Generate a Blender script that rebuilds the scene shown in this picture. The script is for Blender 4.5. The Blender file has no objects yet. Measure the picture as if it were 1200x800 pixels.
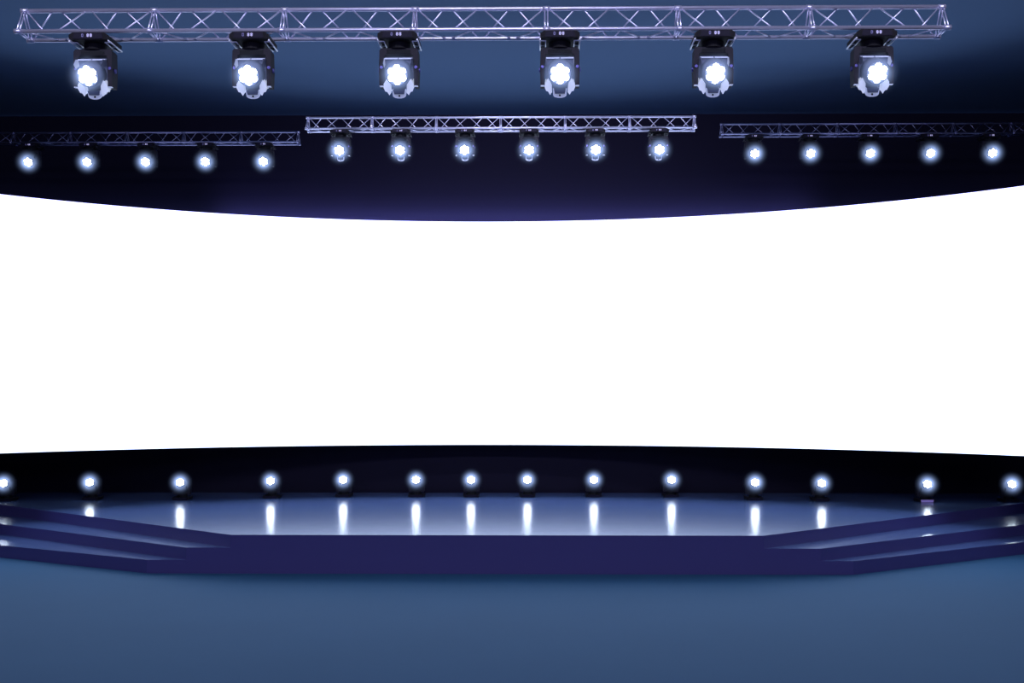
import bpy, bmesh, math, random
from mathutils import Vector, Matrix

random.seed(4)
scn = bpy.context.scene
col = scn.collection

# ------------------------------------------------------------------ camera
F = 1371.0                    # focal length in pixels of a 1200 px wide frame
HORIZON = 459.0
EYE = 2.8
YAW = math.radians(0.8)
cd = bpy.data.cameras.new('camera')
cam = bpy.data.objects.new('camera', cd)
col.objects.link(cam)
cam.location = (0, 0, EYE)
cam.rotation_euler = (math.pi / 2, 0, YAW)
cd.sensor_width = 36.0
cd.lens = F / 1200 * 36
cd.shift_y = (HORIZON - 400) / 1200
cd.clip_end = 200
scn.camera = cam
FWD = Vector((-math.sin(YAW), math.cos(YAW), 0))
RGT = Vector((math.cos(YAW), math.sin(YAW), 0))
UP = Vector((0, 0, 1))
CAM = Vector((0, 0, EYE))


def at(px, py, z):            # point seen at a pixel, at a depth along the view
    return CAM + FWD * z + RGT * ((px - 600) / F * z) + UP * ((HORIZON - py) / F * z)


def at_y(px, py, Y):          # same, on the plane y = Y
    d = FWD + RGT * ((px - 600) / F) + UP * ((HORIZON - py) / F)
    return CAM + d * (Y / d.y)


def at_h(px, py, h):          # same, on the level h
    d = FWD + RGT * ((px - 600) / F) + UP * ((HORIZON - py) / F)
    return CAM + d * ((h - EYE) / d.z)


# --------------------------------------------------------------- materials
def mat(name, base, rough=0.5, metal=0.0, spec=0.5, noise=0.0, nscale=6.0, emit=None, estr=0.0, rough_noise=0.0, coat=0.0, ior=1.5):
    m = bpy.data.materials.new(name)
    m.use_nodes = True
    nt = m.node_tree
    b = nt.nodes['Principled BSDF']
    b.inputs['Base Color'].default_value = (*base, 1)
    b.inputs['Roughness'].default_value = rough
    b.inputs['Metallic'].default_value = metal
    b.inputs['Specular IOR Level'].default_value = spec
    b.inputs['Coat Weight'].default_value = coat
    b.inputs['IOR'].default_value = ior
    if noise or rough_noise:
        tc = nt.nodes.new('ShaderNodeTexCoord')
        n = nt.nodes.new('ShaderNodeTexNoise')
        n.inputs['Scale'].default_value = nscale
        n.inputs['Detail'].default_value = 4
        nt.links.new(tc.outputs['Object'], n.inputs['Vector'])
    if noise:
        r = nt.nodes.new('ShaderNodeMapRange')
        r.inputs['To Min'].default_value = 1 - noise
        r.inputs['To Max'].default_value = 1 + noise
        nt.links.new(n.outputs['Fac'], r.inputs['Value'])
        mx = nt.nodes.new('ShaderNodeMix')
        mx.data_type = 'RGBA'
        mx.blend_type = 'MULTIPLY'
        mx.inputs['Factor'].default_value = 1
        mx.inputs[6].default_value = (*base, 1)
        nt.links.new(r.outputs['Result'], mx.inputs[7])
        nt.links.new(mx.outputs[2], b.inputs['Base Color'])
    if rough_noise:
        r2 = nt.nodes.new('ShaderNodeMapRange')
        r2.inputs['To Min'].default_value = max(0.02, rough - rough_noise)
        r2.inputs['To Max'].default_value = rough + rough_noise
        nt.links.new(n.outputs['Fac'], r2.inputs['Value'])
        nt.links.new(r2.outputs['Result'], b.inputs['Roughness'])
    if emit:
        b.inputs['Emission Color'].default_value = (*emit, 1)
        b.inputs['Emission Strength'].default_value = estr
    return m


M = {
    'floor': mat('floor_paint', (0.038, 0.132, 0.240), 0.75, spec=0.15, noise=0.05, nscale=0.6),
    'ceiling': mat('ceiling_paint', (0.070, 0.118, 0.195), 0.85, spec=0.1, noise=0.03, nscale=0.4),
    'wall': mat('dark_wall', (0.012, 0.011, 0.027), 0.8, spec=0.1, noise=0.05, nscale=0.5),
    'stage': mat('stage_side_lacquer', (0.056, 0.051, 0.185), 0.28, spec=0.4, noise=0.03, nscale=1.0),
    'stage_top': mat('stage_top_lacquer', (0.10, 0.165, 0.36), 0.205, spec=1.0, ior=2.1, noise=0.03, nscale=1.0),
    'screen': mat('screen_glow', (0.8, 0.8, 0.8), 0.6, emit=(0.70, 0.86, 1.22), estr=1.9),
    'strip': mat('edge_light', (0.5, 0.5, 0.6), 0.5, emit=(0.42, 0.40, 1.0), estr=3.0),  # glow of the strip added along the screen's top
    'casing': mat('screen_casing', (0.02, 0.02, 0.03), 0.6),
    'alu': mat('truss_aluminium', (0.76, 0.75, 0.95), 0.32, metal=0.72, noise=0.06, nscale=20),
    'alu_dim': mat('dull_aluminium', (0.30, 0.30, 0.46), 0.36, metal=0.95, noise=0.06, nscale=20),  # truss aluminium darkened, weaker light put into the colour
    'alu_bright': mat('handle_aluminium', (0.85, 0.87, 0.95), 0.4, metal=0.0, noise=0.04, nscale=30),
    'plastic': mat('fixture_plastic', (0.010, 0.009, 0.018), 0.65, spec=0.25, noise=0.1, nscale=30),
    'rubber': mat('fixture_black', (0.003, 0.003, 0.006), 0.7, spec=0.2, noise=0.1, nscale=40),
    'grille': mat('fixture_grille', (0.010, 0.012, 0.016), 0.9, noise=0.6, nscale=120),
    'face': mat('head_face_grey', (0.12, 0.14, 0.21), 0.55, noise=0.06, nscale=20),
    'light_grey': mat('light_grey_plastic', (0.55, 0.60, 0.78), 0.45, noise=0.04, nscale=20),
    'lit_grey': mat('lit_grey_plastic', (0.55, 0.60, 0.78), 0.45, noise=0.04, nscale=20, emit=(0.62, 0.70, 1.0), estr=0.30),  # emission paints the brightness of rims, arm feet, flaps and tail caps
    'ear': mat('translucent_ear', (0.6, 0.65, 0.8), 0.45, noise=0.04, nscale=20, emit=(0.72, 0.80, 1.0), estr=0.42),  # emission paints in the light on the ears; they are no lamps
    'lilac': mat('lilac_panel', (0.2, 0.15, 0.4), 0.5, emit=(0.13, 0.10, 0.30), estr=0.6),  # glow paints a lilac highlight onto one base panel
    'bolt': mat('blue_bolt', (0.10, 0.09, 0.34), 0.35, metal=0.5),
    'panel': mat('display_panel', (0.006, 0.005, 0.018), 0.6, spec=0.15, noise=0.05, nscale=30),
    'digit': mat('display_digit', (0.2, 0.2, 0.3), 0.5, emit=(0.55, 0.52, 0.95), estr=0.75),
    'digit_dim': mat('display_digit_dim', (0.1, 0.1, 0.2), 0.5, emit=(0.16, 0.15, 0.45), estr=0.6),
    'lens': mat('led_lens', (0.9, 0.9, 0.9), 0.2, emit=(0.80, 0.90, 1.0), estr=20.0),
}

# ----------------------------------------------------------------- helpers


def mesh_of(bm, name, m, smooth=False, bevel=0.0, seg=2):
    if bevel:
        bmesh.ops.bevel(bm, geom=[e for e in bm.edges if e.calc_face_angle(0) > 0.5], offset=bevel,
                        segments=seg, affect='EDGES', profile=0.5, clamp_overlap=True)
    bmesh.ops.recalc_face_normals(bm, faces=bm.faces)
    me = bpy.data.meshes.new(name)
    bm.to_mesh(me)
    bm.free()
    me.materials.append(m)
    for p in me.polygons:
        p.use_smooth = smooth and len(p.vertices) <= 4
    return me


def link(name, me, parent=None, loc=(0, 0, 0), rot=(0, 0, 0)):
    o = bpy.data.objects.new(name, me)
    col.objects.link(o)
    o.parent = parent
    o.location = loc
    o.rotation_euler = rot
    return o


def thing(name, label, cat, loc=(0, 0, 0), rot=(0, 0, 0), group=None):
    o = link(name, None, None, loc, rot)
    tag(o, label, cat, group)
    return o


def tag(o, label, cat, group=None):
    o['label'] = label
    o['category'] = cat
    if group:
        o['group'] = group


def struct(name, me):
    o = link(name, me)
    o['kind'] = 'structure'
    return o


def add_box(bm, c, s, mtx=None):
    r = bmesh.ops.create_cube(bm, size=1)
    vs = r['verts']
    bmesh.ops.scale(bm, vec=s, verts=vs)
    bmesh.ops.translate(bm, vec=c, verts=vs)
    if mtx:
        bmesh.ops.transform(bm, matrix=mtx, verts=vs)
    return vs


def add_tube(bm, a, b, r, n=10, r2=None):
    a, b = Vector(a), Vector(b)
    d = b - a
    q = d.to_track_quat('Z', 'Y').to_matrix().to_4x4()
    res = bmesh.ops.create_cone(bm, cap_ends=True, segments=n, radius1=r, radius2=r if r2 is None else r2, depth=d.length)
    bmesh.ops.transform(bm, matrix=Matrix.Translation((a + b) / 2) @ q, verts=res['verts'])


def add_prism(bm, pts, y0, y1, scale1=1.0, shift1=(0, 0)):   # outline in x,z pulled along y
    f = [bm.verts.new((x, y0, z)) for x, z in pts]
    k = [bm.verts.new((x * scale1 + shift1[0], y1, z * scale1 + shift1[1])) for x, z in pts]
    bm.faces.new(f)
    bm.faces.new(k[::-1])
    n = len(pts)
    for i in range(n):
        bm.faces.new((f[i], f[(i + 1) % n], k[(i + 1) % n], k[i]))


def add_slab(bm, pts, z0, z1):
    a = [bm.verts.new((x, y, z0)) for x, y in pts]
    b = [bm.verts.new((x, y, z1)) for x, y in pts]
    bm.faces.new(a[::-1])
    bm.faces.new(b)
    n = len(pts)
    for i in range(n):
        bm.faces.new((a[i], a[(i + 1) % n], b[(i + 1) % n], b[i]))


def children(o):
    return [c for c in allobjs if c.parent == o]


# ------------------------------------------------------------- the setting
WALL_Y = 25.7
CEIL = EYE + 326 / F * 25.6
bm = bmesh.new(); add_box(bm, (0, 10, -0.1), (36, 34, 0.2)); struct('floor', mesh_of(bm, 'floor', M['floor']))
bm = bmesh.new(); add_box(bm, (0, 10, CEIL + 0.1), (36, 34, 0.2)); struct('ceiling', mesh_of(bm, 'ceiling', M['ceiling']))
bm = bmesh.new(); add_box(bm, (0, WALL_Y + 0.1, CEIL / 2), (36, 0.2, CEIL)); struct('wall_back', mesh_of(bm, 'wall_back', M['wall']))
bm = bmesh.new(); add_box(bm, (-17.9, 9.3, CEIL / 2), (0.2, 32.6, CEIL)); struct('wall_left', mesh_of(bm, 'wall_left', M['wall']))
bm = bmesh.new(); add_box(bm, (17.9, 9.3, CEIL / 2), (0.2, 32.6, CEIL)); struct('wall_right', mesh_of(bm, 'wall_right', M['wall']))

# ------------------------------------------------------------ curved screen
SC = CAM + RGT * (-0.0249 * 24.8) + FWD * (0.487 * 24.8)
SR = 0.514 * 24.8
SZ0 = EYE - 62 / F * 24.8
SZ1 = EYE + 199 / F * 24.8
A0, A1, NS = -56, 59, 140


def ring(r, ang):
    a = math.radians(ang) - YAW * 0
    p = Vector((SC.x, SC.y, 0)) + RGT * (math.sin(a) * r) + FWD * (math.cos(a) * r)
    return p


def curved(name, r0, r1, z0, z1, m, closed):
    bm = bmesh.new()
    rows = []
    for i in range(NS + 1):
        a = A0 + (A1 - A0) * i / NS
        p, q = ring(r0, a), ring(r1, a)
        if closed:
            rows.append([bm.verts.new((p.x, p.y, z0)), bm.verts.new((p.x, p.y, z1)),
                         bm.verts.new((q.x, q.y, z1)), bm.verts.new((q.x, q.y, z0))])
        else:
            rows.append([bm.verts.new((p.x, p.y, z0)), bm.verts.new((p.x, p.y, z1))])
    for i in range(NS):
        k = len(rows[0])
        for j in range(k if closed else 1):
            bm.faces.new((rows[i][j], rows[i + 1][j], rows[i + 1][(j + 1) % k], rows[i][(j + 1) % k]))
    if closed:
        bm.faces.new(rows[0]); bm.faces.new(rows[-1][::-1])
    return mesh_of(bm, name, m, smooth=not closed)


p = ring(SR, 1)
scr = thing('curved_screen', 'huge glowing white curved screen hung behind the stage', 'screen', (0, 0, 0))
link('display_surface', curved('display_surface', SR, SR, SZ0, SZ1, M['screen'], False), scr)
link('screen_casing', curved('screen_casing', SR + 0.015, SR + 0.10, SZ0 + 0.004, SZ1 - 0.004, M['casing'], True), scr)

link('edge_light_strip', curved('edge_light_strip', SR + 0.02, SR + 0.09, SZ1, SZ1 + 0.012, M['strip'], True), scr)  # glowing strip added to brighten the wall above the screen

# ------------------------------------------------------------------- stage
H3, H2, H1 = 0.597, 0.400, 0.210
FY = at_h(600, 672.5, 0).y


def edge(pxa, h, pxb, pyb, xlim):
    d = FWD + RGT * ((pxa - 600) / F)
    a = Vector((d.x * FY / d.y, FY))
    b = at_h(pxb, pyb, h); b = Vector((b.x, b.y))
    t = (xlim - a.x) / (b.x - a.x)
    return a, a + (b - a) * t


def tier(name, label, h0, h1, lpx, ly, rpx, ry, lx, rx):
    a, la = edge(lpx, h1, 0, ly, lx)
    b, rb = edge(rpx, h1, 1199, ry, rx)
    back = 25.55
    pts = [(a.x, a.y), (b.x, b.y), (rb.x, rb.y), (rb.x, back), (la.x, back), (la.x, la.y)]
    bm = bmesh.new()
    add_slab(bm, pts, h0, h1)
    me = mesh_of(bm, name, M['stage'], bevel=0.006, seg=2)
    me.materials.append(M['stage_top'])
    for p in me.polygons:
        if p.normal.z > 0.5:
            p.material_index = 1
    o = link(name, me)
    tag(o, label, 'stage')
    return o


tier('stage_step', 'lowest and widest navy step of the stage, resting on the blue floor', 0, H1, 172, 638.5, 1000, 635, -14.0, 14.0)
tier('stage_step', 'middle navy step of the stage, between the lowest step and the glossy top', H1, H2, 218, 613.7, 962, 614.5, -13.2, 13.2)
tier('stage_platform', 'glossy top deck of the navy stage that reflects the row of lights', H2, H3, 270, 591, 895, 589.3, -12.3, 12.3)

# ------------------------------------------------------------------ trusses
TW, TH, PER = 0.255, 0.213, 1.113 / 2
CR, BR = 0.0175, 0.0062


def tube_mesh(name, a, b, r, n=8):
    bm = bmesh.new(); add_tube(bm, a, b, r, n)
    return mesh_of(bm, name, M['alu'], smooth=True)


ap = lambda x: (x, 0, TH)
fb = lambda x: (x, -TW / 2, 0)
bb = lambda x: (x, TW / 2, 0)
BRACES = [tube_mesh('diagonal_brace', *q, BR) for q in (
    (ap(0.02), fb(0.22)), (fb(0.335), ap(0.535)),
    (bb(0.02), ap(0.245)), (ap(0.31), bb(0.535)),
    (fb(0.03), bb(0.26)), (bb(0.295), fb(0.525)))]
bm = bmesh.new()
for dx in (-0.012, 0.012):
    for u, v in ((ap, fb), (ap, bb), (fb, bb)):
        add_tube(bm, u(dx), v(dx), 0.006, 8)
for u in (ap, fb, bb):
    add_tube(bm, Vector(u(-0.03)), Vector(u(0.03)), CR * 1.22, 12)
FRAME = mesh_of(bm, 'joint_frame', M['alu'], smooth=True)


def truss(label, centre, nseg, dim=False, group='lighting trusses'):
    L = nseg * 2 * PER
    t = thing('lighting_truss', label, 'truss', centre, (0, 0, 0), group)
    for u in (ap, fb, bb):
        link('chord', tube_mesh('chord', u(-L / 2), u(L / 2), CR, 14), t)
    for s in range(nseg + 1):
        link('joint_frame', FRAME, t, (-L / 2 + s * 2 * PER, 0, 0))
    for k in range(nseg * 2):
        for b in BRACES:
            link('diagonal_brace', b, t, (-L / 2 + k * PER, 0, 0))
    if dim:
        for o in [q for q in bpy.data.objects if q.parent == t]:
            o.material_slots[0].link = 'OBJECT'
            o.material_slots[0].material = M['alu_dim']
    return t


def truss_at(px, py, depth):
    p = at(px, py, depth)
    return Vector((p.x, p.y + TW / 2, p.z))


T_MAIN = truss_at(562.5, 34.4, 9.8)
truss('big silver truss nearest the viewer across the top, carrying six large spotlights', T_MAIN, 7)
T_MID = truss_at(586.5, 149.8, 20.1)
truss('silver middle truss over the stage, shorter and brighter than its two neighbours', T_MID, 6)
pl = truss_at(348, 166, 22.57)
T_L = Vector((pl.x - 7 * PER, pl.y, pl.z))
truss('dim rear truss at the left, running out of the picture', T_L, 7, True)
pr = truss_at(847, 156.8, 22.45)
T_R = Vector((pr.x + 7 * PER, pr.y, pr.z))
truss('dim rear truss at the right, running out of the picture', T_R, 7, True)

# ---------------------------------------------------- moving-head spotlight
# origin on the clamp plane; hangs down -z, looks along -y
TILT = math.radians(25)
PIV = -0.285


LPOS = hvec = Matrix.Translation((0, 0, PIV)) @ Matrix.Rotation(TILT, 4, 'X') @ Vector((0, -0.20, 0))
GLOW_R = 0.24


def glow_material():            # lamp halo put in as a self-emitting volume, fading outward
    m = bpy.data.materials.new('lit_haze')
    m.use_nodes = True
    nt = m.node_tree
    nt.nodes.clear()
    out = nt.nodes.new('ShaderNodeOutputMaterial')
    em = nt.nodes.new('ShaderNodeEmission')
    em.inputs['Color'].default_value = (0.38, 0.54, 1.0, 1)
    tc = nt.nodes.new('ShaderNodeTexCoord')
    ln = nt.nodes.new('ShaderNodeVectorMath'); ln.operation = 'LENGTH'
    mr = nt.nodes.new('ShaderNodeMapRange')
    mr.inputs['From Min'].default_value = 0.0
    mr.inputs['From Max'].default_value = 1.0
    mr.inputs['To Min'].default_value = 1.0
    mr.inputs['To Max'].default_value = 0.0
    pw = nt.nodes.new('ShaderNodeMath'); pw.operation = 'POWER'; pw.inputs[1].default_value = 5.0
    ml = nt.nodes.new('ShaderNodeMath'); ml.operation = 'MULTIPLY'; ml.inputs[1].default_value = GLOW_K
    nt.links.new(tc.outputs['Object'], ln.inputs[0])
    nt.links.new(ln.outputs['Value'], mr.inputs['Value'])
    nt.links.new(mr.outputs['Result'], pw.inputs[0])
    nt.links.new(pw.outputs[0], ml.inputs[0])
    nt.links.new(ml.outputs[0], em.inputs['Strength'])
    nt.links.new(em.outputs[0], out.inputs['Volume'])
    return m


GLOW_K = 38.0
GLOW = glow_material()


def rr(w, h, c, n=4):          # rounded rectangle outline
    pts = []
    for cx, cz, a0 in ((w / 2 - c, h / 2 - c, 0), (-w / 2 + c, h / 2 - c, 90), (-w / 2 + c, -h / 2 + c, 180), (w / 2 - c, -h / 2 + c, 270)):
        for i in range(n + 1):
            a = math.radians(a0 + 90 * i / n)
            pts.append((cx + c * math.cos(a), cz + c * math.sin(a)))
    return pts


def make_head_light():
    t = link('moving_head_light', None)
    # base with cut corners
    bm = bmesh.new()
    o = [(-0.165, -0.020), (-0.135, 0.0), (0.135, 0.0), (0.165, -0.020), (0.165, -0.050), (0.150, -0.060), (-0.150, -0.060), (-0.165, -0.050)]
    add_prism(bm, o, -0.165, 0.165)
    base = link('base', mesh_of(bm, 'base', M['rubber'], bevel=0.006), t)
    # display panel on its front
    bm = bmesh.new()
    add_prism(bm, [(-0.118, -0.006), (0.118, -0.006), (0.128, -0.054), (-0.128, -0.054)], -0.171, -0.160)
    panel = link('display_panel', mesh_of(bm, 'display_panel', M['panel'], bevel=0.003), base)
    bm = bmesh.new()
    # seven-segment style 0
    def seg8(bm, cx, cz, w, h, th, mid):
        y, d = -0.1725, 0.003
        for sx in (-1, 1):
            for sz in (-1, 1):
                add_box(bm, (cx + sx * w / 2, y, cz + sz * h / 4), (th, d, h / 2 - th * 0.6))
        for sz in ((-1, 0, 1) if mid else (-1, 1)):
            add_box(bm, (cx, y, cz + sz * h / 2), (w - th * 0.5, d, th))
    seg8(bm, -0.046, -0.026, 0.012, 0.022, 0.0045, False)
    link('dim_display_digit', mesh_of(bm, 'dim_display_digit', M['digit_dim']), base)
    for cx in (0.0, 0.026):
        bm = bmesh.new(); seg8(bm, cx, -0.026, 0.0125, 0.022, 0.006, True)
        link('display_digit', mesh_of(bm, 'display_digit', M['digit']), base)
    # carrying handles along both sides of the base
    for s in (-1, 1):
        bm = bmesh.new()
        z = -0.066
        r = 0.005
        ox, ix = s * 0.166, s * 0.120
        P = [(ox, -0.15, z), (ox, 0.17, z), (ix + s * 0.008, 0.185, z), (ix, -0.10, z), (ix, 0.07, z), (ox, -0.12, z), (ox, 0.04, z), (ix, 0.04, z)]
        add_tube(bm, P[0], P[1], r * 1.3); add_tube(bm, P[1], P[2], r)
        add_tube(bm, P[3], P[4], r); add_tube(bm, (ox, -0.10, z), P[3], r)
        add_tube(bm, P[6], P[7], r); add_tube(bm, P[4], P[2], r)
        link('handle', mesh_of(bm, 'handle', M['alu_bright'], smooth=True), t)
    # turntable neck
    bm = bmesh.new(); add_tube(bm, (0, 0, -0.058), (0, 0, -0.116), 0.095, 24)
    link('turntable', mesh_of(bm, 'turntable', M['rubber']), t)
    # yoke: a bridge and two arms, one outline
    out = [(-0.150, -0.113), (0.150, -0.113), (0.163, -0.130), (0.167, -0.30), (0.163, -0.428), (0.130, -0.428),
           (0.124, -0.20), (0.117, -0.165), (-0.117, -0.165), (-0.124, -0.20), (-0.130, -0.428), (-0.163, -0.428), (-0.167, -0.30), (-0.163, -0.130)]
    bm = bmesh.new(); add_prism(bm, out, -0.065, 0.065)
    yoke = link('yoke', mesh_of(bm, 'yoke', M['plastic'], bevel=0.008), t)
    bm = bmesh.new()
    for k in range(5):
        add_box(bm, (0, -0.067, -0.128 - k * 0.007), (0.20, 0.008, 0.005))
    link('vent_grille', mesh_of(bm, 'vent_grille', M['grille']), yoke)
    for s in (-1, 1):
        bm = bmesh.new(); add_box(bm, (s * 0.1465, -0.045, -0.4305), (0.031, 0.035, 0.005))
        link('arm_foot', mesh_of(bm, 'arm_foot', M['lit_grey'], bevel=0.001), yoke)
        bm = bmesh.new()
        add_tube(bm, (s * 0.160, 0, PIV), (s * 0.176, 0, PIV), 0.020, 16)
        add_tube(bm, (s * 0.146, -0.062, PIV + 0.01), (s * 0.146, -0.071, PIV + 0.01), 0.013, 12)
        link('pivot_bolt', mesh_of(bm, 'pivot_bolt', M['bolt'], smooth=False), yoke)
    # tilting head
    hm = Matrix.Translation((0, 0, PIV)) @ Matrix.Rotation(TILT, 4, 'X')

    def hpart(name, bm, m, parent, **k):
        bmesh.ops.transform(bm, matrix=hm, verts=bm.verts)
        return link(name, mesh_of(bm, name, m, **k), parent)
    bm = bmesh.new()
    front = [(-0.116, 0.105), (0.116, 0.105), (0.118, -0.03), (0.098, -0.10), (0.062, -0.150), (-0.062, -0.150), (-0.098, -0.10), (-0.118, -0.03)]
    add_prism(bm, front, -0.045, 0.02)
    add_prism(bm, [(x * 0.96, z) for x, z in front], 0.02, 0.13, 0.66, (0, -0.02))
    head = hpart('head', bm, M['face'], t, bevel=0.006)
    bm = bmesh.new()
    for c in (-0.0605, 0.0605):
        add_box(bm, (c, -0.045, 0.107), (0.113, 0.02, 0.009))
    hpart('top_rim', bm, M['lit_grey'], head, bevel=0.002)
    # side ears
    for s in (-1, 1):
        bm = bmesh.new()
        o = [(0.100, -0.060), (0.120, -0.088), (0.124, -0.118), (0.112, -0.148), (0.096, -0.152), (0.082, -0.176), (0.070, -0.160), (0.074, -0.10)]
        add_prism(bm, [(s * x, z) for x, z in o], -0.12, 0.03, 0.98)
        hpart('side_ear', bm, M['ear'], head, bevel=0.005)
        bm = bmesh.new()
        v = [(-0.04, 0.105), (-0.10, 0.118), (-0.165, 0.085), (-0.13, 0.045), (-0.04, 0.055)]
        a = [bm.verts.new((s * 0.1135, y, z)) for y, z in v]
        b = [bm.verts.new((s * 0.1185, y, z)) for y, z in v]
        inner = bm.faces.new(a); bm.faces.new(b[::-1])
        for q in range(5):
            bm.faces.new((a[q], a[(q + 1) % 5], b[(q + 1) % 5], b[q]))
        for f in bm.faces:
            f.material_index = 0 if f is inner else 1
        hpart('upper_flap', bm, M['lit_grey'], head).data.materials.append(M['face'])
    # chin: curved tail cap with a dark hole
    bm = bmesh.new()
    chin = [(-0.056, -0.140), (-0.054, -0.190)] + [(0.052 * math.sin(math.radians(a)), -0.192 - 0.020 * math.cos(math.radians(a))) for a in (-75, -45, -15, 15, 45, 75)] + [(0.054, -0.190), (0.056, -0.140), (0.045, -0.150), (0.041, -0.172), (-0.041, -0.172), (-0.045, -0.150)]
    add_prism(bm, chin, -0.10, 0.06, 0.92, (0, -0.012))
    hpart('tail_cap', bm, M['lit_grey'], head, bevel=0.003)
    bm = bmesh.new(); add_prism(bm, [(-0.050, -0.14), (0.050, -0.14), (0.042, -0.176), (-0.042, -0.176)], -0.12, 0.05, 0.92, (0, -0.012))
    hpart('chin_vent', bm, M['face'], head)
    bm = bmesh.new(); add_tube(bm, (0, -0.101, -0.192), (0, -0.109, -0.192), 0.008, 10)
    hpart('latch_hole', bm, M['rubber'], head)
    # lens barrel, bezel ring and seven lenses
    bm = bmesh.new(); add_tube(bm, (0, -0.185, -0.004), (0, -0.04, -0.004), 0.094, 28, 0.110)
    hpart('lens_barrel', bm, M['face'], head, smooth=True)
    bm = bmesh.new(); add_tube(bm, (0, -0.183, 0), (0, -0.195, 0), 0.092, 28)
    hpart('lens_bezel', bm, M['face'], head, bevel=0.003)
    spots = [(0, 0)] + [(0.0545 * math.sin(math.radians(60 * k)), 0.0545 * math.cos(math.radians(60 * k))) for k in range(6)]
    for x, z in spots:
        bm = bmesh.new()
        r = bmesh.ops.create_uvsphere(bm, u_segments=14, v_segments=7, radius=0.0285)
        bmesh.ops.scale(bm, vec=(1, 1, 0.45), verts=bm.verts)
        bmesh.ops.rotate(bm, matrix=Matrix.Rotation(math.pi / 2, 3, 'X'), verts=bm.verts)
        bmesh.ops.translate(bm, vec=(x, -0.195, z), verts=bm.verts)
        hpart('led_lens', bm, M['lens'], head, smooth=True)
    g = bmesh.new()
    bmesh.ops.create_icosphere(g, subdivisions=3, radius=1.0)
    link('light_glow', mesh_of(g, 'light_glow', GLOW, smooth=True), t, hvec, (0, 0, 0)).scale = (GLOW_R,) * 3
    return t


proto = make_head_light()
allobjs = list(bpy.data.objects)
TREE = {}
for o in allobjs:
    TREE.setdefault(o.parent.name if o.parent else None, []).append(o)


def copy_tree(o, parent=None, skip=()):
    c = o.copy()
    col.objects.link(c)
    c.parent = parent
    for ch in TREE.get(o.name, []):
        if not ch.name.startswith(tuple(skip) or ('-',)):
            copy_tree(ch, c, skip)
    return c


used = [False]


def dark(o, do=True):           # paints this copy's parts black, standing in for weak light on them
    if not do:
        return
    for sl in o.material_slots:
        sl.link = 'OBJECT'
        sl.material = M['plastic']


def place(loc, label, group, scale=1.0, inverted=False, yaw=0.0):
    o = proto if not used[0] else copy_tree(proto, None, ('display_digit', 'dim_display') if inverted else ())
    used[0] = True
    o.location = loc
    o.scale = (scale,) * 3
    o.rotation_euler = (0, math.pi if inverted else 0, yaw)
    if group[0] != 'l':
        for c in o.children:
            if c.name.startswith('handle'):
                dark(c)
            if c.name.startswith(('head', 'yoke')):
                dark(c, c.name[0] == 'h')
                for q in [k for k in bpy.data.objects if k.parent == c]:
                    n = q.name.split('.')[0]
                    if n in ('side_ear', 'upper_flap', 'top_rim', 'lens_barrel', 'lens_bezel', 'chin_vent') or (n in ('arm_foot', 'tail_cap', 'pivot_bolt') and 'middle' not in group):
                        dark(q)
            if c.name.startswith('light_glow'):
                c.scale = (0.32 / scale,) * 3
    tag(o, label, 'stage light', group)
    return o


DROP = 0.0225   # tube centre above the base top


def hang(px, T, label, group, scale=1.0, yaw=0.0):
    d = FWD + RGT * ((px - 600) / F)
    x = d.x * T.y / d.y
    return place(Vector((x, T.y, T.z - DROP * scale)), label, group, scale, False, yaw)


ordn = ['first', 'second', 'third', 'fourth', 'fifth', 'sixth']
for i, px in enumerate((112, 297, 468.3, 656, 835, 1021.5)):
    side = 'left' if i < 3 else 'right'
    n = ordn[i] if i < 3 else ordn[5 - i]
    hang(px, T_MAIN, f'large lit moving-head spotlight, {n} from the {side} end of the nearest big truss', 'large spotlights on the front truss', 1.0, math.radians(-0.8))
for i, px in enumerate((399.5, 470, 545, 620, 697.5, 771.5)):
    side = 'left' if i < 3 else 'right'
    n = ordn[i] if i < 3 else ordn[5 - i]
    hang(px, T_MID, f'small lit spotlight, {n} from the {side} end of the short middle truss', 'spotlights on the middle truss', 1.0)
for i, px in enumerate((37.5, 106, 174, 243.5, 311)):
    hang(px, T_L, f'small lit spotlight under the dim left rear truss, {ordn[i]} from the left picture edge', 'spotlights on the left rear truss', 1.0)
for i, px in enumerate((882.5, 947.5, 1017, 1087, 1159)):
    hang(px, T_R, f'small lit spotlight under the dim right rear truss, {ordn[4 - i]} from the right picture edge', 'spotlights on the right rear truss', 1.0)
FLOOR = [(4, 566), (105, 565), (211, 565), (317, 563.3), (402, 562), (487.5, 562), (552, 562), (618, 562), (696, 562), (787, 562), (885, 565), (963, 566), (1087, 567), (1186, 567)]
fo = ['first', 'second', 'third', 'fourth', 'fifth', 'sixth', 'seventh']
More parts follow.
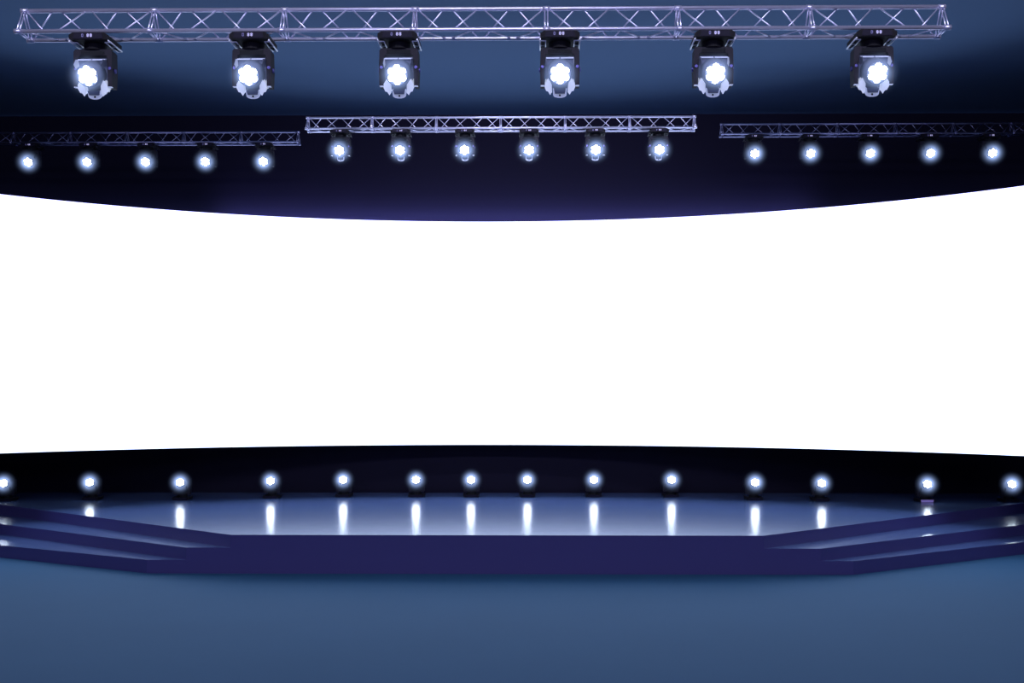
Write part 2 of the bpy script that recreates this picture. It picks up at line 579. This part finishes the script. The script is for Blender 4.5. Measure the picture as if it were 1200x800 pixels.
for i, (px, py) in enumerate(FLOOR):
    hl = -LPOS.z
    z = (EYE - H3 - hl) * F / (py - HORIZON)
    p = at(px, py, z)
    side = 'left' if i < 7 else 'right'
    n = fo[i] if i < 7 else fo[13 - i]
    extra = ', lilac-lit base' if px == 1087 else ''
    o = place(Vector((p.x, p.y - LPOS.y, H3)), f'lit spotlight standing on the stage deck, {n} from the {side} picture edge{extra}', 'spotlights standing on the stage', 1.0, True)


    if extra:
        for b in [q for q in bpy.data.objects if q.parent and q.parent.parent == o and q.name.startswith('display_panel')]:
            b.material_slots[0].link = 'OBJECT'
            b.material_slots[0].material = M['lilac']

# -------------------------------------------------------------------- light
def area(name, loc, target, size, power, color):
    l = bpy.data.lights.new(name, 'AREA')
    l.shape = 'RECTANGLE'
    l.size, l.size_y = size
    l.energy = power
    l.color = color
    o = bpy.data.objects.new(name, l)
    col.objects.link(o)
    o.location = loc
    o.rotation_euler = (Vector(target) - Vector(loc)).to_track_quat('-Z', 'Y').to_euler()
    return o


area('house_light', (0, -2.0, 6.5), (0, 20, 1.5), (18, 2), 500, (0.46, 0.46, 1.0))  # unseen fill added in front for stage faces and wall
area('edge_wash_light', (0, 25.5, 6.42), (0, 25.7, 6.75), (24, 0.05), 30, (0.36, 0.46, 1.0)).data.spread = math.radians(70)  # unseen strip added behind the screen, glow along its top edge
area('wall_wash_light', (-0.3, 25.25, 6.15), (-0.3, 25.7, 6.62), (13, 0.15), 75, (0.42, 0.42, 1.0)).data.spread = math.radians(75)  # unseen lamp added behind the screen to grade the upper wall
area('truss_light', (0, 4.5, 8.75), (0, 9.8, 5.9), (22, 0.9), 430, (0.78, 0.78, 1.0)).data.spread = math.radians(85)  # unseen fill added to put highlights on the front truss
m_ = area('middle_truss_light', (0, 15.5, 8.7), (0, 20.1, 7.35), (6.5, 0.3), 70, (0.74, 0.74, 1.0))  # unseen fill added to brighten the middle truss
m_.data.spread = math.radians(70)

# ---------------------------------------------------------------- air, world
w = bpy.data.worlds.new('hall_air')
scn.world = w
w.use_nodes = True
w.node_tree.nodes['Background'].inputs['Color'].default_value = (0.01, 0.012, 0.03, 1)
w.node_tree.nodes['Background'].inputs['Strength'].default_value = 1.0

scn.view_settings.view_transform = 'Standard'
scn.view_settings.look = 'None'
scn.view_settings.exposure = 0
scn.view_settings.gamma = 1
